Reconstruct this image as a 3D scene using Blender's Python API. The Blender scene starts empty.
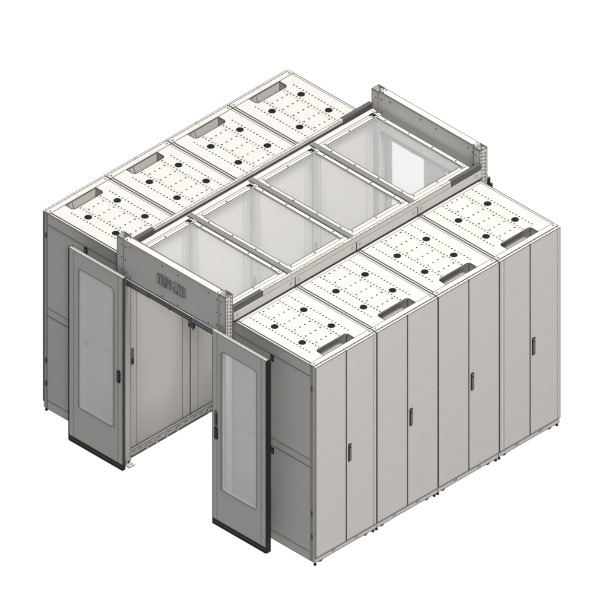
import bpy, math
from mathutils import Vector, Matrix
from mathutils.geometry import tessellate_polygon

# ------------------------------------------------------------------ units
# all sizes below are written in units of 1/94.3 m (rack pitch 70.75 = 0.75 m)
S = 1.0 / 94.3
OA, OB = -154.0, 141.5            # world origin, in those units
T = 195.5                         # height of a rack frame
PITCH = 70.75

scene = bpy.context.scene
COL = scene.collection

# ------------------------------------------------------------------ materials
def mat(name, col, rough=0.5, metal=0.0, spec=0.3, grain=0.03, scale=9.0):
    m = bpy.data.materials.new(name)
    m.use_nodes = True
    nt = m.node_tree
    b = nt.nodes['Principled BSDF']
    b.inputs['Roughness'].default_value = rough
    b.inputs['Metallic'].default_value = metal
    b.inputs['Specular IOR Level'].default_value = spec
    if grain > 0:
        tc = nt.nodes.new('ShaderNodeTexCoord')
        no = nt.nodes.new('ShaderNodeTexNoise')
        no.inputs['Scale'].default_value = scale
        no.inputs['Detail'].default_value = 5
        nt.links.new(tc.outputs['Object'], no.inputs['Vector'])
        mr = nt.nodes.new('ShaderNodeMapRange')
        mr.inputs['To Min'].default_value = 1 - grain
        mr.inputs['To Max'].default_value = 1 + grain
        nt.links.new(no.outputs['Fac'], mr.inputs['Value'])
        mx = nt.nodes.new('ShaderNodeVectorMath'); mx.operation = 'SCALE'
        mx.inputs[0].default_value = col
        nt.links.new(mr.outputs['Result'], mx.inputs['Scale'])
        nt.links.new(mx.outputs['Vector'], b.inputs['Base Color'])
    else:
        b.inputs['Base Color'].default_value = (*col, 1)
    return m

PAINT = mat('powder_coat', (0.260, 0.2555, 0.2465), 0.55, spec=0.15)
INK = mat('dark_seam', (0.026, 0.025, 0.024), 0.6, spec=0.2, grain=0)
SEAM = mat('grey_seam', (0.06, 0.0585, 0.056), 0.6, spec=0.2, grain=0)
SMEAR = mat('pressed_line', (0.21, 0.208, 0.202), 0.6, spec=0.2, grain=0)
BLACK = mat('black_rubber', (0.008, 0.008, 0.008), 0.6, spec=0.12, grain=0)
BRUSH = mat('brush_grommet', (0.006, 0.0065, 0.0065), 0.9, spec=0.05, grain=0.3, scale=300)
HOLE = mat('screw_hole', (0.02, 0.02, 0.019), 0.7, spec=0.05, grain=0)
GREY = mat('dark_grey_steel', (0.046, 0.047, 0.05), 0.5, spec=0.15)
POST = mat('hinge_post_grey', (0.15, 0.149, 0.142), 0.55, spec=0.15)
STEEL = mat('mid_grey_steel', (0.088, 0.088, 0.086), 0.5, spec=0.15)
TRACK = mat('track_steel', (0.07, 0.07, 0.072), 0.4, spec=0.3)
BLUE = mat('blue_grey_slide', (0.04, 0.042, 0.058), 0.4, spec=0.3)
LIP = mat('bright_lip', (0.5, 0.5, 0.49), 0.4, spec=0.3, grain=0)
HANDLE = mat('handle_grey', (0.06, 0.06, 0.06), 0.45, spec=0.3, grain=0)
LOGO = mat('embossed_plate', (0.085, 0.084, 0.081), 0.5, spec=0.2, grain=0)

def glass_mat(name, t, refl, trans):
    m = bpy.data.materials.new(name)
    m.use_nodes = True
    nt = m.node_tree
    for n in list(nt.nodes): nt.nodes.remove(n)
    out = nt.nodes.new('ShaderNodeOutputMaterial')
    tr = nt.nodes.new('ShaderNodeBsdfTransparent')
    df = nt.nodes.new('ShaderNodeBsdfDiffuse'); df.inputs['Color'].default_value = (*refl, 1)
    tl = nt.nodes.new('ShaderNodeBsdfTranslucent'); tl.inputs['Color'].default_value = (*trans, 1)
    gl = nt.nodes.new('ShaderNodeBsdfGlossy'); gl.inputs['Roughness'].default_value = 0.35
    gl.inputs['Color'].default_value = (1, 1, 1, 1)
    ad = nt.nodes.new('ShaderNodeAddShader')
    nt.links.new(df.outputs[0], ad.inputs[0]); nt.links.new(tl.outputs[0], ad.inputs[1])
    mx = nt.nodes.new('ShaderNodeMixShader'); mx.inputs['Fac'].default_value = 1 - t
    nt.links.new(tr.outputs[0], mx.inputs[1]); nt.links.new(ad.outputs[0], mx.inputs[2])
    fr = nt.nodes.new('ShaderNodeFresnel'); fr.inputs['IOR'].default_value = 1.15
    m2 = nt.nodes.new('ShaderNodeMixShader')
    nt.links.new(fr.outputs[0], m2.inputs['Fac'])
    nt.links.new(mx.outputs[0], m2.inputs[1]); nt.links.new(gl.outputs[0], m2.inputs[2])
    nt.links.new(m2.outputs[0], out.inputs['Surface'])
    return m

ROOFGLASS = glass_mat('frosted_roof_glazing', 0.865, (0.20, 0.20, 0.202), (0.92, 0.92, 0.92))
DOORGLASS = glass_mat('frosted_door_glazing', 0.70, (0.62, 0.62, 0.615), (0.2, 0.2, 0.2))

# ------------------------------------------------------------------ mesh builder
class MB:
    def __init__(self, off=(0, 0, 0)):
        self.v, self.f, self.m, self.mats = [], [], [], []
        self.off = Vector(off)

    def mi(self, m):
        if m not in self.mats: self.mats.append(m)
        return self.mats.index(m)

    def vert(self, p):
        self.v.append(tuple((Vector(p) - self.off) * S)); return len(self.v) - 1

    def face(self, idx, m):
        self.f.append(tuple(idx)); self.m.append(self.mi(m))

    def box(self, x0, x1, y0, y1, z0, z1, m, over=None, skip=()):
        """over: {'-x': material, ...} for single faces"""
        over = over or {}
        i = [self.vert((x, y, z)) for z in (z0, z1) for y in (y0, y1) for x in (x0, x1)]
        fs = {'-z': (0, 2, 3, 1), '+z': (4, 5, 7, 6), '-y': (0, 1, 5, 4), '+y': (2, 6, 7, 3),
              '-x': (0, 4, 6, 2), '+x': (1, 3, 7, 5)}
        for k, q in fs.items():
            if k in skip: continue
            self.face([i[j] for j in q], over.get(k, m))

    def bead(self, p, q, w=0.5, m=None):
        """square section strip from p to q"""
        m = m or INK
        p, q = Vector(p), Vector(q)
        d = (q - p)
        if d.length < 1e-6: return
        d.normalize()
        up = Vector((0, 0, 1)) if abs(d.z) < 0.9 else Vector((1, 0, 0))
        s = d.cross(up).normalized(); t = s.cross(d).normalized()
        h = w / 2
        p = p - d * h * 0.98; q = q + d * h * 0.98
        i = [self.vert(c + s * a * h + t * b * h) for c in (p, q) for a, b in ((-1, -1), (1, -1), (1, 1), (-1, 1))]
        for k in range(4):
            n = (k + 1) % 4
            self.face((i[k], i[n], i[4 + n], i[4 + k]), m)
        self.face((i[3], i[2], i[1], i[0]), m); self.face((i[4], i[5], i[6], i[7]), m)

    def edges(self, x0, x1, y0, y1, z0, z1, which, w=0.5, m=None):
        """beads on box edges; which = words like 'x-y+z' : along x, at y0/y1, z0/z1"""
        for e in which.split():
            ax, s1, s2 = e[0], e[1], e[2]
            lo = {'-': 0, '+': 1}
            if ax == 'x':
                y, z = (y0, y1)[lo[s1]], (z0, z1)[lo[s2]]; self.bead((x0, y, z), (x1, y, z), w, m)
            elif ax == 'y':
                x, z = (x0, x1)[lo[s1]], (z0, z1)[lo[s2]]; self.bead((x, y0, z), (x, y1, z), w, m)
            else:
                x, y = (x0, x1)[lo[s1]], (y0, y1)[lo[s2]]; self.bead((x, y, z0), (x, y, z1), w, m)

    def cyl(self, c, axis, r, h, m, n=16, r2=None, capm=None):
        """from centre c, length h along axis"""
        c = Vector(c); a = {'x': Vector((1, 0, 0)), 'y': Vector((0, 1, 0)), 'z': Vector((0, 0, 1))}[axis]
        s = {'x': Vector((0, 1, 0)), 'y': Vector((0, 0, 1)), 'z': Vector((1, 0, 0))}[axis]; t = a.cross(s)
        r2 = r if r2 is None else r2
        A, B = [], []
        for k in range(n):
            an = 2 * math.pi * k / n
            d = s * math.cos(an) + t * math.sin(an)
            A.append(self.vert(c + d * r)); B.append(self.vert(c + a * h + d * r2))
        for k in range(n):
            j = (k + 1) % n
            self.face((A[k], A[j], B[j], B[k]), m)
        self.face(A[::-1], m); self.face(B, capm or m)

    def plate(self, outer, holes, to3, t0, t1, m, wall=None, back=True):
        """flat plate with holes; outer/holes are 2-D loops, to3(p, q, t) gives a point"""
        loops = [outer] + holes
        tris = tessellate_polygon([[Vector((p, q, 0)) for p, q in l] for l in loops])
        flat = [c for l in loops for c in l]
        F = [self.vert(to3(p, q, t1)) for p, q in flat]
        Bk = [self.vert(to3(p, q, t0)) for p, q in flat]
        for tr in tris:
            a, b, c = [Vector(to3(*flat[i], t1)) for i in tr]
            nrm = (b - a).cross(c - a)
            d = Vector(to3(0, 0, t1)) - Vector(to3(0, 0, t0))
            tr = tuple(tr) if nrm.dot(d) > 0 else tuple(reversed(tr))
            self.face([F[i] for i in tr], m)
            if back: self.face([Bk[i] for i in reversed(tr)], m)
        o = 0
        for l in loops:
            n = len(l)
            for k in range(n):
                j = (k + 1) % n
                self.face((F[o + k], F[o + j], Bk[o + j], Bk[o + k]), wall or m)
            o += n

    def loop_bead(self, loop, to3, t, w=0.5, m=None):
        for k in range(len(loop)):
            self.bead(to3(*loop[k], t), to3(*loop[(k + 1) % len(loop)], t), w, m)

    def mesh(self, name):
        me = bpy.data.meshes.new(name)
        me.from_pydata(self.v, [], self.f)
        for m in self.mats: me.materials.append(m)
        me.polygons.foreach_set('material_index', self.m)
        me.update()
        return me

def rrect(p0, p1, q0, q1, r, n=5, corners='1111'):
    pts = []
    for (cx, cy, a0, on) in ((p1 - r, q1 - r, 0, corners[0]), (p0 + r, q1 - r, 90, corners[1]),
                             (p0 + r, q0 + r, 180, corners[2]), (p1 - r, q0 + r, 270, corners[3])):
        if on == '1':
            for k in range(n + 1):
                a = math.radians(a0 + 90 * k / n)
                pts.append((cx + r * math.cos(a), cy + r * math.sin(a)))
        else:
            a = math.radians(a0 + 45)
            pts.append((cx + r * (1 if math.cos(a) > 0 else -1), cy + r * (1 if math.sin(a) > 0 else -1)))
    return pts

def rect(p0, p1, q0, q1): return [(p0, q0), (p1, q0), (p1, q1), (p0, q1)]

# ------------------------------------------------------------------ object helpers
def W(a, b, z): return Vector((a - OA, b - OB, z)) * S

def thing(name, label, cat, at, rz=0.0, group=None):
    o = bpy.data.objects.new(name, None); COL.objects.link(o)
    o.location = W(*at); o.rotation_euler = (0, 0, rz)
    o.empty_display_size = 0.1
    o['label'] = label; o['category'] = cat; o['kind'] = 'thing'
    if group: o['group'] = group
    return o

def part(name, me, parent, loc=None, label=None):
    o = bpy.data.objects.new(name, me); COL.objects.link(o)
    o.parent = parent
    if loc: o.location = Vector(loc) * S
    if label: o['label'] = label
    return o

CACHE = {}
def cached(key, fn):
    if key not in CACHE: CACHE[key] = fn()
    return CACHE[key]

TOP3 = lambda p, q, t: (p, q, t)             # plate in plan
FRONT3 = lambda p, q, t: (p, -t, q)          # plate in the a-z plane, growing to -b

# ------------------------------------------------------------------ the server rack
RC = (-47.5, 35.375, 0)                       # rack centre in its own coordinates
FR = 1.2                                      # front plane of the frame
BK = -94.0                                    # aisle-side plane of the frame

def rack_frame():
    b = MB(RC)
    y0, y1 = 0.35, PITCH - 0.35
    b.box(BK, FR, y0, y1, 0, 182, PAINT)
    zt = T
    # upper ring under the top panel
    b.box(FR - 2.2, FR, y0, y1, 182.2, zt, PAINT)
    b.box(BK, BK + 2, y0, y1, 182.2, zt, PAINT)
    b.box(BK + 2.01, FR - 2.21, y0, y0 + 1.6, 182.2, zt - 0.1, PAINT)
    b.box(BK + 2.01, FR - 2.21, y1 - 1.6, y1, 182.2, zt - 0.1, PAINT)
    # dark sheets added behind the doors, painting the shade in their gaps
    b.box(FR + 0.02, FR + 0.2, y0 + 0.4, y1 - 0.4, 5, zt - 0.6, SEAM)
    b.box(BK - 0.25, BK - 0.02, y0 + 0.4, y1 - 0.4, 6, zt - 0.6, INK)
    # lines of the frame seen from above
    for y in (0.45, PITCH - 0.45):
        b.bead((BK, y, zt), (FR, y, zt), 0.4, SEAM)
    return b.mesh('rack_frame')

HX0, HX1, HY0, HY1 = -13.8, -4.25, 17.2, 52.6
def top_panel():
    b = MB(RC)
    y0, y1 = 2.6, PITCH - 2.6
    hole = rrect(HX0, HX1, HY0, HY1, 3.0, 5, '0110')
    b.plate(rect(BK + 1, -4.0, y0, y1), [hole], TOP3, T - 0.8, T + 0.25, PAINT)
    z = T + 0.25
    b.bead((BK + 1, y0, z), (FR - 1, y0, z), 0.42, SEAM)
    b.bead((BK + 1, y1, z), (FR - 1, y1, z), 0.42, SEAM)
    b.bead((-88.3 + 2.2, y0, z), (-88.3 + 2.2, y1, z), 0.42, SEAM)
    b.bead((-88.6, 0.8, z), (-88.6, PITCH - 0.8, z), 0.42, SEAM)
    b.loop_bead(hole, TOP3, z, 0.5, INK)
    # front strip
    b.box(-3.95, FR - 0.1, 0.9, PITCH - 0.9, T + 0.02, T + 0.45, PAINT)
    b.bead((-3.95, 0.9, T + 0.4), (-3.95, PITCH - 0.9, T + 0.4), 0.45, SEAM)
    b.bead((FR - 0.1, 0.9, T + 0.4), (FR - 0.1, PITCH - 0.9, T + 0.4), 0.4, SEAM)
    y = 3.0
    while y < PITCH - 3:
        b.bead((FR + 0.05, y, T + 0.42), (FR + 0.05, y + 2.2, T + 0.42), 0.5, INK); y += 4.3
    for y, x in ((3.6, -1.6), (PITCH - 3.6, -1.6)):
        b.cyl((x, y, T + 0.45), 'z', 0.75, 0.15, INK, 8)
    b.cyl((-1.6, PITCH / 2 + 1, T + 0.45), 'z', 0.45, 0.12, SEAM, 8)
    # rows of screw holes
    c = 34.7
    def dot(x, y, r): b.cyl((x, y, z), 'z', r, 0.07, HOLE, 8)
    for k in range(20):
        for dy in (-22.2, 22.0):
            dot(-83.7 + 3.57 * k, c + dy, 0.8)
        for dy in (-11.9, 11.7):
            dot(-80.4 + 3.4 * k, c + dy, 0.8)
    for k in range(6):
        for dy in (-8.3, -2.8, 2.8, 8.3):
            dot(-82.9 + 12.2 * k, c + dy, 0.84)
    dot(-83.9, c - 11.9, 0.8); dot(-83.9, c + 11.7, 0.8)
    for dy in (-9.7, 9.6):
        b.box(-82, -13.5, c + dy - 0.45, c + dy + 0.45, z, z + 0.05, SMEAR)
    return b.mesh('top_panel')

def cable_tray():
    b = MB(RC)
    lo = T - 12.5
    x0, x1, y0, y1, zu = -34, HX1 + 0.1, HY0 - 0.1, HY1 + 0.1, T - 0.85
    b.box(x0, x1, y0, y1, lo - 0.5, lo, PAINT)
    b.box(x1, x1 + 0.25, y0, y1, lo, T - 1.0, PAINT)
    b.box(x0, x1, y1, y1 + 0.4, lo, zu, PAINT); b.box(x0, x1, y0 - 0.4, y0, lo, zu, PAINT)
    b.box(x0 - 0.4, x0, y0, y1, lo, zu, PAINT)
    b.bead((HX0 + 0.6, y1 - 0.2, zu), (HX0 + 0.6, y1 - 0.2, lo), 0.4, INK)
    b.bead((x1 - 0.2, y1 - 8, zu), (x1 - 0.2, y1 - 12, lo), 0.3, SEAM)
    b.bead((x1 - 0.2, y1 - 0.2, zu), (x1 - 0.2, y1 - 0.2, lo), 0.4, SEAM)
    b.bead((x1 - 0.2, y0 + 0.2, zu), (x1 - 0.2, y0 + 0.2, lo), 0.4, SEAM)
    b.bead((x1 - 0.2, y1 - 4, zu), (x1 - 0.2, y1 - 4, lo), 0.3, SEAM)
    return b.mesh('cable_tray')

def grommet():
    b = MB()
    b.cyl((0, 0, 0), 'z', 3.25, 0.35, BLACK, 28, r2=3.1)
    b.cyl((0, 0, 0.36), 'z', 2.7, 0.06, BRUSH, 24)
    return b.mesh('cable_grommet')

DF = 3.5
def door_leaf(side, plain, strip):
    b = MB(RC)
    y0, y1 = (0.6, 35.15) if side == 'L' else (35.7, PITCH - 0.6)
    z0, z1 = 5.4, T - 0.1
    over = {'+y': INK} if side == 'L' else {'-y': INK}
    if side == 'L' and not plain: over['-y'] = SEAM
    if side == 'R': over['+y'] = SEAM
    b.box(FR + 0.3, DF, y0, y1, z0, z1, PAINT, over)
    b.edges(FR + 0.3, DF, y0, y1, z0, z1, 'y++', 0.42, SEAM)
    b.edges(FR + 0.3, DF, y0, y1, z0, z1, 'y+-', 0.42, SEAM)
    if side == 'L': b.edges(FR + 0.3, DF, y0, y1, z0, z1, 'z++', 0.5, INK)
    else: b.edges(FR + 0.3, DF, y0, y1, z0, z1, 'z+-', 0.5, INK)
    b.edges(FR + 0.3, DF, y0, y1, z0, z1, 'z+-' if side == 'L' else 'z++', 0.42, SEAM)
    for y in strip:
        b.bead((DF, y, z0), (DF, y, z1), 0.32, SEAM)
    return b.mesh('door')

def door_handle():
    b = MB(RC)
    y0, y1, z0, z1 = 37.6, 41.2, 83.5, 100.5
    loop = rrect(y0, y1, z0, z1, 0.8, 3)
    to3 = lambda p, q, t: (t, p, q)
    b.plate(loop, [], to3, DF, DF + 0.5, BLACK)
    b.plate(rrect(y0 + 0.9, y1 - 0.5, z0 + 1, z1 - 1, 0.6, 3), [], to3, DF + 0.51, DF + 1.0, HANDLE)
    b.cyl((DF + 1.0, 39.5, 97.3), 'x', 0.7, 0.3, BLACK, 10)
    return b.mesh('handle')

def aisle_door():
    b = MB(RC)
    x0, x1 = BK - 2.0, BK - 0.3
    y0, y1, z0, z1 = 0.3, PITCH - 0.3, 6.6, T - 1
    b.box(x0, x1, y0, y1, z0, z1, PAINT, {'+y': SEAM, '-y': SEAM})
    for y in (y0, y1): b.bead((x0, y, z0), (x0, y, z1), 0.42, SEAM)
    for y in (9.0, 61.8):
        b.bead((x0, y, z0), (x0, y, z1), 0.36, SEAM)
    b.bead((x0, y0, z0), (x0, y1, z0), 0.5, INK)
    return b.mesh('aisle_door')

def aisle_handle():
    b = MB(RC)
    x = BK - 2.0
    to3 = lambda p, q, t: (-t, p, q)
    b.plate(rrect(65.6, 68.6, 90, 106, 0.9, 3), [], to3, -x, -x + 0.8, HANDLE)
    b.plate(rrect(66.2, 67.8, 91, 96, 0.6, 3), [], to3, -x + 0.81, -x + 1.2, BLACK)
    return b.mesh('handle')

def base_bar():
    b = MB(RC)
    b.box(FR + 0.01, FR + 1.6, 0.5, PITCH - 0.5, 0.2, 5.0, PAINT)
    b.edges(FR, FR + 1.6, 0.5, PITCH - 0.5, 0.2, 5.0, 'y+-', 0.4, SEAM)
    for y in (21, 48):
        for d in (-1.1, 1.1):
            b.cyl((FR + 1.6, y + d, 2.5), 'x', 0.75, 0.15, SEAM, 8)
    return b.mesh('base_bar')

def aisle_sill():
    b = MB(RC)
    x0 = BK - 4
    b.box(x0, BK - 0.3, 0.3, PITCH - 0.3, 0.6, 6.0, PAINT)
    b.edges(x0, BK - 0.3, 0.3, PITCH - 0.3, 0.6, 6.0, 'y-+ y+-', 0.4, SEAM)
    b.box(x0 - 0.3, x0 + 1, 0.3, PITCH - 0.3, -1.2, 0.55, SEAM)
    for y in (5, 13, 24, 36, 47, 58, 65):
        b.box(x0 - 0.12, x0 + 0.4, y, y + 4.2, 3.5, 4.2, SEAM)
    for y in (18, 30, 42, 53):
        b.cyl((x0 - 0.15, y, 3.0), 'x', 0.7, 0.3, SEAM, 8)
        b.box(x0 - 0.7, x0 - 0.3, y - 2, y + 0.2, -0.4, 1.8, PAINT)
    return b.mesh('aisle_sill')

def caster():
    b = MB()
    b.cyl((-1.6, 0, -0.6), 'x', 2.85, 3.2, BLACK, 20)
    b.box(-2.4, 2.4, -2.1, 2.1, -0.6, 0, GREY)
    return b.mesh('caster')

def foot():
    b = MB()
    b.cyl((0, 0, -2.6), 'z', 0.75, 3.2, GREY, 10)
    b.cyl((0, 0, -3.4), 'z', 1.35, 1.6, BLACK, 14, r2=1.1)
    return b.mesh('levelling_foot')

def side_panel(hi):
    """side cover of an end rack, for the b = 0 face"""
    b = MB(RC)
    z0, z1 = (101.2, 184.3) if hi else (8.8, 93.3)
    b.box(BK + 4, -2.2, 0.02, 0.33, z0, z1, PAINT)
    b.edges(BK + 4, -2.2, 0.02, 0.33, z0, z1, 'x-- x-+', 0.4, SEAM)
    return b.mesh('side_panel')

def side_trim():
    b = MB(RC)
    b.box(BK + 4, -2.2, 0.05, 0.34, 184.9, T - 0.2, PAINT)
    b.box(BK + 4, -2.2, 0.05, 0.34, 94.0, 100.6, PAINT)
    b.box(BK + 4, -2.2, 0.05, 0.34, 0.3, 8.2, PAINT)
    b.box(-2.1, 0.3, 0.08, 0.34, 0.3, T - 0.2, POST)
    b.box(0.35, FR, 0.05, 0.34, 0.3, T - 0.2, PAINT)
    b.bead((-2.15, 0.1, 0.3), (-2.15, 0.1, T - 0.3), 0.36, SEAM)
    b.bead((BK + 4, 0.1, T - 0.2), (FR, 0.1, T - 0.2), 0.45, SEAM)
    b.bead((BK + 4, 0.1, 0.3), (FR, 0.1, 0.3), 0.4, SEAM)
    return b.mesh('side_post')

def hinge():
    b = MB()
    b.box(-1.1, -0.1, -0.4, 0, -2.6, 2.6, INK)
    b.cyl((0.1, -0.3, -2.0), 'z', 0.5, 4.0, GREY, 8)
    return b.mesh('hinge')

def latch():
    b = MB()
    b.box(-1.9, 1.9, -0.35, 0, -3.0, 3.0, BLACK)
    b.box(-0.5, 0.7, -0.55, -0.36, -1.6, 1.4, HANDLE)
    return b.mesh('latch')

def make_rack(at, rz, label, end=None, strip=()):
    t = thing('server_rack', label, 'server rack', at, rz, 'server racks standing in two rows')
    part('cabinet_frame', cached('frame', rack_frame), t)
    part('base_bar', cached('base', base_bar), t)
    part('aisle_sill', cached('sill', aisle_sill), t)
    tp = part('top_panel', cached('top', top_panel), t)
    part('cable_tray', cached('tray', cable_tray), tp)
    for x in (-61.4, -29.6):
        for y in (17.7, 51.3):
            part('cable_grommet', cached('grommet', grommet), tp, (x - RC[0], y - RC[1], T + 0.27))
    plain = end == 0
    part('door', cached(('L', plain, strip), lambda: door_leaf('L', plain, [s for s in strip if s < 35])), t)
    d = part('door', cached(('R', strip), lambda: door_leaf('R', False, [s for s in strip if s > 35])), t)
    part('handle', cached('handle', door_handle), d)
    ad = part('aisle_door', cached('aisle', aisle_door), t)
    part('handle', cached('ahandle', aisle_handle), ad)
    for x in (-0.6, -90):
        for y in (8.6, 60.5):
            part('caster', cached('caster', caster), t, (x - RC[0], y - RC[1], 0.15))
        for y in (1.9, PITCH - 1.9):
            part('levelling_foot', cached('foot', foot), t, ((1.0 if x > -50 else -92) - RC[0], y - RC[1], 0))
    if end is not None:
        flip = Matrix.Identity(4) if end == 0 else Matrix.Rotation(math.pi, 4, 'Z')
        def put(name, me, loc=None):
            o = part(name, me, t, loc)
            if end == 1:                                    # mirror to the other end of the rack
                o.scale = (1, -1, 1); o.location = (o.location.x, -o.location.y, o.location.z)
            return o
        put('side_post', cached('sidetrim', side_trim))
        for hi in (True, False):
            p = put('side_panel', cached(('side', hi), lambda: side_panel(hi)))
            l = part('latch', cached('latch', latch), p, (-46.4 - RC[0], 0.03 - RC[1], 180.8 if hi else 88.6))
        for z in (173, 48, 25):
            put('hinge', cached('hinge', hinge), (-0.1 - RC[0], 0.06 - RC[1], z))
    return t

RIGHT = ['beige double-door rack at the near corner, its side panels partly behind an open sliding door',
         'beige double-door rack second from the near corner of the front row',
         'beige double-door rack third from the near corner of the front row',
         'beige double-door rack at the far end of the front row, beside the far header']
LEFT = ['grey rack with exposed side panels behind the open sliding door of the rear row',
        'grey rack second from the exposed side panels in the rear row',
        'grey rack third from the exposed side panels in the rear row',
        'grey rack at the far end of the rear row, beside the far header']
for i in range(4):
    make_rack((-47.5, PITCH * i + 35.375, 0), 0, RIGHT[i], end=0 if i == 0 else (1 if i == 3 else None),
              strip=((67.2,), (), (), (5.4, 67.3))[i])
    make_rack((-308 + 47.5, PITCH * i + 35.375, 0), math.pi, LEFT[i], end=1 if i == 0 else (0 if i == 3 else None))

# ------------------------------------------------------------------ sliding doors
DW, DT = 61.8, 2.8                            # width, thickness
def sliding_door(mirror):
    """local: x across (0 in the middle), front towards -y, z up; handle edge at +x unless mirrored"""
    k = -1 if mirror else 1
    def span(a, b): return (a, b) if k == 1 else (-b, -a)
    res = {}
    h = DW / 2
    hole = rrect(*span(-h + 11.0, h - 11.0), 35, 174, 2.6, 5)
    b = MB()
    b.plate(rect(-h, h, 2.8, 189.7), [hole], FRONT3, 0, DT, PAINT)
    b.loop_bead(hole, FRONT3, DT, 0.42, SEAM)
    inner = rrect(*span(-h + 10.2, h - 9.2), 33.6, 175.2, 3.2, 5)
    for x in (-h + 5.4, h - 5.4):
        b.bead((x, -DT, 2.8), (x, -DT, 189.7), 0.34, SEAM)
    b.bead((span(h - 9.4, h - 9.2)[0], -DT, 34), (span(h - 9.4, h - 9.2)[0], -DT, 172), 0.3, SEAM)
    b.edges(-h, h, -DT, 0, 2.8, 189.7, 'x-+ x++', 0.42, SEAM)
    b.box(-h, h, 0.02, 1.6, 180, 188.6, GREY)
    b.bead((-h, -1.2, 189.7), (h, -1.2, 189.7), 0.4, SEAM)
    b.edges(-h, h, -DT, 0, 2.8, 189.7, 'z-- z+-', 0.4, INK)
    res['frame'] = b.mesh('door_frame')
    b = MB()
    b.plate(rrect(*span(-h + 10.9, h - 10.9), 34.9, 174.1, 2.6, 5), [], FRONT3, 2.3, 2.65, DOORGLASS)
    res['glass'] = b.mesh('glass_pane')
    b = MB()
    b.box(-h, h, -DT - 0.3, 0.4, -3.0, 2.7, BLACK)
    b.bead((-h, -DT - 0.3, 0.6), (h, -DT - 0.3, 0.6), 0.3, HANDLE)
    res['sweep'] = b.mesh('bottom_sweep')
    b = MB()
    x0, x1 = span(-h - 1.0, -h - 0.05)
    b.box(x0, x1, -DT - 0.1, 1.9, -2.6, 189.4, BLACK)
    x0, x1 = span(h + 0.03, h + 0.5)
    b.box(x0, x1, -DT + 0.1, -0.2, 2.8, 189.4, INK)
    res['gasket'] = b.mesh('edge_gasket')
    b = MB()
    c = (h - 4.5) * k
    b.plate(rrect(c - 2.0, c + 2.0, 83, 95.5, 1.9, 6), [], FRONT3, DT, DT + 0.6, BLACK)
    b.plate(rrect(c - 1.0, c + 1.0, 85.5, 93.5, 0.95, 5), [], FRONT3, DT + 0.61, DT + 0.9, INK)
    if mirror:
        b.plate(rrect(c - 2.0, c + 2.0, 96.3, 112, 1.2, 4), [], FRONT3, DT, DT + 0.45, HANDLE)
        b.plate(rrect(c - 0.3, c + 1.4, 97.5, 109, 0.8, 4), [], FRONT3, DT + 0.46, DT + 0.6, BLACK)
    res['handle'] = b.mesh('handle')
    return res

def make_sliding_door(at, rz, mirror, label):
    r = cached(('sd', mirror), lambda: sliding_door(mirror))
    t = thing('sliding_door', label, 'sliding door', at, rz, 'glazed sliding doors of the aisle')
    part('door_frame', r['frame'], t); part('glass_pane', r['glass'], t)
    part('bottom_sweep', r['sweep'], t); part('edge_gasket', r['gasket'], t); part('handle', r['handle'], t)
    return t

make_sliding_door((-234.4, -12.8, 0), 0, False, 'grey glazed sliding door slid open in front of the left row')
make_sliding_door((-69.1, -12.8, 0), 0, True, 'grey glazed sliding door slid open in front of the near right rack')
make_sliding_door((-186.2, 294.9, 0), math.pi, True, 'closed far sliding door, its bright pane seen through the farthest roof panel')
make_sliding_door((-124.3, 294.9, 0), math.pi, False, 'closed far sliding door mostly hidden behind the right row of racks')

# ------------------------------------------------------------------ header frames
HZ0, HZ1 = 185.0, 222.6
HC = (-154.0, 0, 0)
def y_(v, far): return v

def header_post(s):
    """s=-1 left, +1 right; local b: front -9, back -1"""
    b = MB(HC)
    x0, x1 = (-216.5, -209.0) if s < 0 else (-99.0, -91.5)
    y0, y1, z0, z1 = -9.0, -1.0, -3.0, HZ1
    w = 0.6
    b.box(x0, x1, y0, y0 + w, z0, z1, PAINT)
    b.box(x0, x1, y1 - w, y1, z0, z1, PAINT)
    b.box(x0, x0 + w, y0 + w + .01, y1 - w - .01, z0, z1 - 0.02, PAINT)
    b.box(x1 - w, x1, y0 + w + .01, y1 - w - .01, z0, z1 - 0.02, PAINT)
    b.box(x0 + w, x1 - w, y0 + w, y1 - w, 199, 200, PAINT)
    b.box(x0 + w, x0 + 3.4, y0 + w, y0 + 2.4, HZ1 - 3, HZ1 - 1.2, PAINT); b.box(x0 + 4.6, x0 + 5.2, y0 + 2.5, y1 - w - 0.1, 200.02, HZ1 - 2, PAINT)
    b.edges(x0, x1, y0, y1, z0, z1, 'x-+ x++ y-+ y++', 0.5, INK)
    b.edges(x0, x1, y0, y1, z0, z1, 'z-- z+- z++ z-+', 0.42, SEAM)
    for q in (y0 + w, y1 - w): b.bead((x0 + w, q, z1), (x1 - w, q, z1), 0.35, SEAM)
    # screw columns on the outer and inner cheeks
    for side, x in ((1, x1), (-1, x0)):
        for i, z in enumerate([180 + 3.45 * k for k in range(12)]):
            for y in (-6.9, -2.9):
                zz = z + (1.6 if y > -5 else 0)
                b.cyl((x if side > 0 else x - 0.12, y, zz), 'x', 0.85, 0.12, INK, 8)
            if i % 2 == 0:
                b.cyl((x if side > 0 else x - 0.1, -4.9, z + 1), 'x', 0.4, 0.1, SEAM, 6)
    return b.mesh('post')

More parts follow.
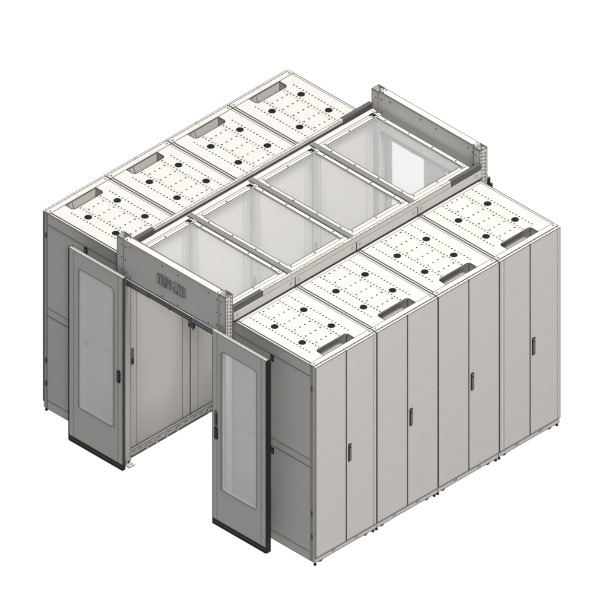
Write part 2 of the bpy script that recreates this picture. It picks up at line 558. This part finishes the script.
def header_panel():
    b = MB(HC)
    x0, x1 = -208.9, -99.1
    b.box(x0, x1, -9.0, -2.4, HZ0, HZ1, PAINT)
    b.edges(x0, x1, -9, -2.4, HZ0, HZ1, 'x-+ x++', 0.42, SEAM)
    b.edges(x0, x1, -9, -2.4, HZ0, HZ1, 'z-- z+- z-+ z++', 0.36, SEAM)
    b.bead((x0, -2.6, HZ1 + 0.1), (x1, -2.6, HZ1 + 0.1), 0.7, SEAM)
    # bolts in the fascia, front and back
    for x in (-201.2, -164.4, -146.4, -111.2):
        for z in (218.2, 188.2):
            b.cyl((x, -9.18, z), 'y', 0.75, 0.18, INK, 8)
            b.cyl((x, -2.4, z), 'y', 0.75, 0.18, INK, 8)
    for z in (216, 203.5, 191):
        for x in (-206.6, -101.4):
            b.cyl((x, -9.18, z), 'y', 0.7, 0.18, INK, 8); b.cyl((x, -2.4, z), 'y', 0.7, 0.18, INK, 8)
    for x in (-206.5, -101.5):
        for y in (-7.4, -3.9):
            b.cyl((x, y, HZ1), 'z', 0.8, 0.2, INK, 8)
    return b.mesh('fascia')

def post_bolts_front():
    b = MB(HC)
    for x0 in (-211.2, -96.4):
        for z in (216.5, 204, 192):
            b.cyl((x0, -9.18, z), 'y', 0.7, 0.17, INK, 8)
            b.cyl((x0, -1.0, z), 'y', 0.7, 0.17, INK, 8)
    return b.mesh('bolts')

def track():
    b = MB(HC)
    x0, x1 = -208.9, -99.1
    b.box(x0, x1, -9.7, -9.05, HZ0 - 0.2, HZ0 + 0.3, LIP)
    b.bead((x0, -9.2, HZ0 + 0.9), (x1, -9.2, HZ0 + 0.9), 0.4, INK)
    b.box(x0, x1, -9.4, -3, HZ0 - 5.2, HZ0 - 0.25, TRACK)
    b.box(x0, x1, -9.9, -9.42, HZ0 - 3.2, HZ0 - 1.4, GREY)
    for a0, a1 in ((-208, -180.5), (-129, -100)):
        b.box(a0, a1, -10.3, -9.41, HZ0 - 4.9, HZ0 - 0.5, BLUE)
        b.box(a0, a1, -10.55, -10.31, HZ0 - 3.0, HZ0 - 2.3, TRACK)
        b.bead((a0, -10.3, HZ0 - 4.9), (a1, -10.3, HZ0 - 4.9), 0.4, INK)
    b.bead((x0, -9.4, HZ0 - 5.2), (x1, -9.4, HZ0 - 5.2), 0.5, INK)
    for a in (-179.8, -155.6, -130.6):
        b.box(a - 0.9, a + 0.9, -10.4, -9.42, HZ0 - 5.4, HZ0 - 0.5, GREY)
    return b.mesh('door_track')

def door_stop():
    b = MB(HC)
    b.box(-133.4, -129.8, -10.3, -8.2, HZ0 - 11, HZ0 - 5.4, HANDLE)
    b.box(-132.6, -130.6, -10.6, -10.31, HZ0 - 9.8, HZ0 - 7, BLACK)
    return b.mesh('door_stop')

def track_end():
    b = MB(HC)
    b.box(-218.6, -216.6, -13.5, -10.4, HZ0 - 5.2, HZ0 + 0.2, BLACK)
    return b.mesh('track_end_cap')

def foot_plate(s):
    b = MB(HC)
    x0, x1 = (-215.5, -203.2) if s < 0 else (-104.8, -92.5)
    b.box(x0, x1, -8.2, -2.2, -4.2, -3.3, LIP)
    b.edges(x0, x1, -8.2, -2.2, -4.2, -3.3, 'x-+ x++ y-+ y++', 0.35, SEAM)
    xx = x1 - 2.6 if s < 0 else x0 + 2.6
    for y in (-6.8, -3.8): b.cyl((xx, y, -3.3), 'z', 0.7, 0.15, SEAM, 8)
    ex = x1 - 4.8 if s < 0 else x0 + 4.8
    b.box(ex - 0.4, ex + 0.4, -7.4, -3, -3.25, 1.6, PAINT)
    b.cyl((ex, -5.0, -0.8), 'x', 1.0, 0.9, INK, 8)
    return b.mesh('foot_plate')

def lettering():
    """TRIPP-LITE nameplate letters, each half of the word swelling in the middle"""
    cu = bpy.data.curves.new('plate_text', 'FONT')
    cu.body = 'TRIPP-LITE'
    cu.align_x = 'CENTER'; cu.align_y = 'CENTER'
    cu.size = 1.0; cu.extrude = 0.02; cu.offset = 0.012
    o = bpy.data.objects.new('plate_text', cu); COL.objects.link(o)
    dg = bpy.context.evaluated_depsgraph_get()
    me = bpy.data.meshes.new_from_object(o.evaluated_get(dg))
    bpy.data.objects.remove(o)
    xs = [v.co.x for v in me.vertices]; ys = [v.co.y for v in me.vertices]
    cx, w = (min(xs) + max(xs)) / 2, max(xs) - min(xs)
    cy, h = (min(ys) + max(ys)) / 2, max(ys) - min(ys)
    for v in me.vertices:
        u = (v.co.x - cx) / w                                  # -0.5 .. 0.5
        q = (v.co.y - cy) / h
        tt = (u + 0.5) * 2 % 1.0
        hgt = 7.8 + 2.6 * math.sin(math.pi * max(0, min(1, tt)))
        side = 0.25 if v.co.z > 0 else 0.0
        v.co = Vector((u * 31.6, -9.05 - 0.5 * (v.co.z + 0.02) / 0.04, 204.0 + q * hgt)) * S
    me.materials.clear(); me.materials.append(LOGO)
    return me

def nameplate():
    """thin plate behind the letters, following their double swelling outline"""
    b = MB(HC)
    top, bot = [], []
    for i in range(33):
        u = i / 32 - 0.5
        tt = (u + 0.5) * 2
        s = abs(math.sin(math.pi * tt))
        hh = 4.3 + 1.4 * s
        top.append((-154 + u * 33.4, 204 + hh)); bot.append((-154 + u * 33.4, 204 - hh))
    loop = bot + top[::-1]
    b.plate(loop, [], FRONT3, 9.0, 9.06, LOGO2)
    b.loop_bead(loop, FRONT3, 9.06, 0.3, SEAM)
    return b.mesh('nameplate')
LOGO2 = mat('nameplate_grey', (0.222, 0.219, 0.212), 0.5, spec=0.2, grain=0)

def make_header(at, rz, label, plate):
    t = thing('door_header', label, 'door header', at, rz, 'door headers at the two ends of the aisle')
    part('fascia', cached('fascia', header_panel), t)
    for s in (-1, 1):
        p = part('post', cached(('post', s), lambda: header_post(s)), t)
        part('foot_plate', cached(('fp', s), lambda: foot_plate(s)), p)
    part('bolts', cached('pbolts', post_bolts_front), t)
    tr = part('door_track', cached('track', track), t)
    part('door_stop', cached('stop', door_stop), tr)
    part('track_end_cap', cached('tend', track_end), tr)
    if plate:
        n = part('nameplate', nameplate(), t)
        l = part('lettering', lettering(), n)
    return t

make_header((-154, 0, 0), 0, 'grey door header over the near aisle entrance, embossed with a company nameplate', True)
make_header((-154, 284, 0), math.pi, 'plain grey door header at the far end of the aisle, standing above the roof', False)

# ------------------------------------------------------------------ roof
def roof_rail():
    """right hand rail: outer face towards +a; local origin in the aisle middle"""
    b = MB((-154, 141.5, 0))
    y0, y1 = -0.9, 284.8
    b.box(-98, -89.6, y0, y1, 196.6, 204.3, PAINT)
    b.box(-98, -89.2, y0, y1, 195.95, 196.55, BLACK)
    b.bead((-89.4, y0, 196.4), (-89.4, y1, 196.4), 0.9, BLACK)
    b.box(-92.9, -90.3, y0, y1, 204.32, 209.4, PAINT)
    b.box(-93.25, -92.92, y0, y1, 204.9, 207.2, INK)
    b.bead((-90.0, 33, 204.3), (-90.0, 250, 204.3), 0.36, SEAM)
    for x in (-92.9, -90.3):
        b.bead((x, 33, 209.4), (x, 250, 209.4), 0.36, SEAM)
    for k in (1, 2, 3):
        y = PITCH * k - 1.2
        b.bead((-89.55, y, 197), (-89.55, y, 204.3), 0.6, INK)
        for d in (-4.6, 4.0):
            b.cyl((-89.6, y + d, 201.3), 'x', 1.15, 0.25, SEAM, 14)
            b.cyl((-89.34, y + d, 201.3), 'x', 0.8, 0.1, PAINT, 12)
    for y in (3.2, 279):
        b.cyl((-89.6, y, 201.3), 'x', 1.3, 0.25, SEAM, 14); b.cyl((-89.34, y, 201.3), 'x', 0.9, 0.1, PAINT, 12)
    # slots along the top
    y = 36.0
    while y < 248:
        if y < 50 or 64 < y < 128 or 134 < y < 215 or y > 236:
            b.box(-92.6, -91.9, y, y + 0.9, 209.4, 209.46, SEAM)
            if int(y / 2.5) % 2 == 0: b.box(-91.5, -90.8, y + 0.4, y + 1.3, 209.4, 209.46, SEAM)
        y += 2.5
    return b.mesh('rail')

def rail_cap(y0, y1):
    b = MB((-154, 141.5, 0))
    b.box(-93.3, -90.05, y0, y1, 204.4, 208.6, GREY, {'-x': INK})
    b.box(-93.35, -90.0, y0, y1, 208.62, 209.8, GREY)
    b.edges(-93.35, -90.0, y0, y1, 204.4, 209.8, 'y-+ y++', 0.4, INK)
    b.bead((-90.0, y1 if y1 < 100 else y0, 204.4), (-90.0, y1 if y1 < 100 else y0, 209.9), 0.4, INK)
    return b.mesh('end_cap')

def make_rail(rz, label):
    t = thing('roof_rail', label, 'roof rail', (-154, 141.5, 0), rz, 'rails along the two sides of the roof')
    part('rail', cached('rail', roof_rail), t)
    for k, (y0, y1) in enumerate(((-0.8, 32.5), (250.5, 284.7))):
        part('end_cap', cached(('cap', k), lambda: rail_cap(y0, y1)), t)
make_rail(0, 'light grey roof rail with dark end caps standing on the right row of racks')
make_rail(math.pi, 'slotted roof rail with dark end caps standing on the back left row of racks')

PZ0, PZ1 = 203.6, 205.0
PC = (-154, 35.375, 0)
PX0, PX1 = -213.2, -94.8
GX0, GX1, GY0, GY1 = -203.4, -104.6, 6.3, 64.6
def pane_frame():
    b = MB(PC)
    hole = rrect(GX0, GX1, GY0, GY1, 1.6, 3)
    b.plate(rect(PX0, PX1, 2.5, PITCH - 2.5), [hole], TOP3, PZ0, PZ1, PAINT)
    b.loop_bead(hole, TOP3, PZ1, 0.45, INK)
    b.edges(PX0, PX1, 2.5, PITCH - 2.5, PZ0, PZ1, 'x-+ x++', 0.36, SEAM)
    for x in (GX0 - 3.3, GX1 + 3.3):
        b.bead((x, 5, PZ1), (x, PITCH - 5, PZ1), 0.34, SEAM)
    for x in (-208.9,):
        b.bead((x, 2.6, PZ1), (x, PITCH - 2.6, PZ1), 0.5, SEAM)
    return b.mesh('pane_frame')

def pane_glass():
    b = MB(PC)
    b.box(GX0 - 1, GX1 + 1, GY0 - 1, GY1 + 1, PZ0 - 0.8, PZ0 - 0.05, ROOFGLASS)
    return b.mesh('glass_pane')

def bolt():
    b = MB(); b.cyl((0, 0, 0), 'z', 0.85, 0.35, INK, 10, r2=0.65)
    return b.mesh('bolt')

def pane_clip():
    b = MB()
    b.box(-1.5, 2.2, -1.0, 0.9, 0, 1.3, BLACK); b.box(-2.2, -0.6, -2.6, -1.01, 0, 0.8, BLACK)
    return b.mesh('clip')

def pane_bracket():
    b = MB()
    b.box(-1.8, 1.8, -1.8, 1.8, 0, 0.9, LIP)
    b.edges(-1.8, 1.8, -1.8, 1.8, 0, 0.9, 'x-+ x++ y-+ y++', 0.36, SEAM)
    b.cyl((0, 0, 0.9), 'z', 0.8, 0.2, SEAM, 10)
    return b.mesh('corner_bracket')

PLAB = ['frosted skylight in a white frame, directly behind the near header',
        'frosted skylight second from the near header',
        'frosted skylight third from the near header',
        'frosted skylight in front of the far header, a bright door pane showing through']
for i in range(4):
    t = thing('skylight', PLAB[i], 'skylight', (-154, PITCH * i + 35.375, 0), 0, 'frosted skylights over the aisle')
    f = part('pane_frame', cached('pf', pane_frame), t)
    part('glass_pane', cached('pg', pane_glass), t)
    for y in (GY0 - 1.9, GY1 + 1.9):
        for k in range(4):
            part('bolt', cached('bolt', bolt), f, (-194.7 + 27.1 * k - PC[0], y - PC[1], PZ1))
    for x in (GX0 - 1.6, GX1 + 1.6):
        for y in (7.5, 35, 62.5):
            part('bolt', cached('bolt', bolt), f, (x - PC[0], y - PC[1], PZ1))
    part('clip', cached('clip', pane_clip), f, (-206.8 - PC[0], 64.6 - PC[1], PZ1))
    part('corner_bracket', cached('cbr', pane_bracket), f, (-103.4 - PC[0], 65.4 - PC[1], PZ1))
    part('corner_bracket', cached('cbr', pane_bracket), f, (-203.6 - PC[0], 67.4 - PC[1], PZ1))

def crossbar():
    b = MB((-154, 0, 0))
    b.box(PX0 + 0.3, PX1 - 0.3, -2.3, 2.3, 199.5, 206.0, STEEL)
    b.edges(PX0 + 0.3, PX1 - 0.3, -2.3, 2.3, 199.5, 206.0, 'x-+ x++', 0.36, SEAM)
    b.bead((PX0 + 0.3, -2.3, 205.05), (PX1 - 0.3, -2.3, 205.05), 0.4, INK)
    return b.mesh('crossbar')
for i, l in enumerate(('grey roof crossbar nearest the near header, between the first two panels',
                       'grey roof crossbar midway along the roof',
                       'grey roof crossbar nearest the far header')):
    t = bpy.data.objects.new('roof_crossbar', cached('cross', crossbar)); COL.objects.link(t)
    t.location = W(-154, PITCH * (i + 1), 0)
    t['label'] = l; t['category'] = 'crossbar'; t['group'] = 'crossbars between the roof panels'; t['kind'] = 'thing'

# ------------------------------------------------------------------ light: a white studio
w = bpy.data.worlds.new('World'); scene.world = w; w.use_nodes = True
nt = w.node_tree
bg = nt.nodes['Background']
tc = nt.nodes.new('ShaderNodeTexCoord'); sp = nt.nodes.new('ShaderNodeSeparateXYZ')
nt.links.new(tc.outputs['Generated'], sp.inputs[0])
mr = nt.nodes.new('ShaderNodeMapRange'); mr.interpolation_type = 'SMOOTHSTEP'
mr.inputs['From Min'].default_value = -0.5; mr.inputs['From Max'].default_value = -0.1
mr.inputs['To Min'].default_value = 1.02; mr.inputs['To Max'].default_value = 0.25
nt.links.new(sp.outputs['Z'], mr.inputs['Value'])
nt.links.new(mr.outputs['Result'], bg.inputs['Strength'])
bg.inputs['Color'].default_value = (1, 1, 1, 1)

def lamp(name, direction, F, size, col, dist=40.0):
    l = bpy.data.lights.new(name, 'AREA'); l.shape = 'DISK'; l.size = size
    l.energy = F * math.pi ** 2 * dist ** 2; l.color = col
    o = bpy.data.objects.new(name, l); COL.objects.link(o)
    d = Vector(direction).normalized()
    o.location = d * dist + Vector((0, 0, 1))
    o.rotation_euler = d.to_track_quat('Z', 'Y').to_euler()
    return o
lamp('studio_overhead', (0, 0, 1), 1.14, 14, (0.87, 1, 0.995))
lamp('studio_key', (0.53, -0.03, 1), 2.50, 10, (1, 0.925, 0.885))
lamp('added_view_fill', (1, -1, 1), 0.57, 8, (1, 1, 0.99))  # added lamp from the camera direction, lifts visible faces without showing shadows

# ------------------------------------------------------------------ camera (isometric)
cam = bpy.data.cameras.new('camera'); cam.type = 'ORTHO'
cam.ortho_scale = 608 * math.sqrt(2 / 3) * S
cam.clip_end = 200
co = bpy.data.objects.new('camera', cam); COL.objects.link(co)
d = Vector((1, -1, 1)).normalized()
co.location = W(-162.9, 153.1, 100) + d * 14
co.rotation_euler = d.to_track_quat('Z', 'Y').to_euler()
scene.camera = co

scene.render.engine = 'CYCLES'
scene.cycles.transparent_max_bounces = 16
scene.cycles.max_bounces = 10
scene.cycles.diffuse_bounces = 6
scene.cycles.use_denoising = True
scene.view_settings.view_transform = 'Standard'
scene.view_settings.look = 'None'
scene.view_settings.exposure = 0
scene.view_settings.gamma = 1
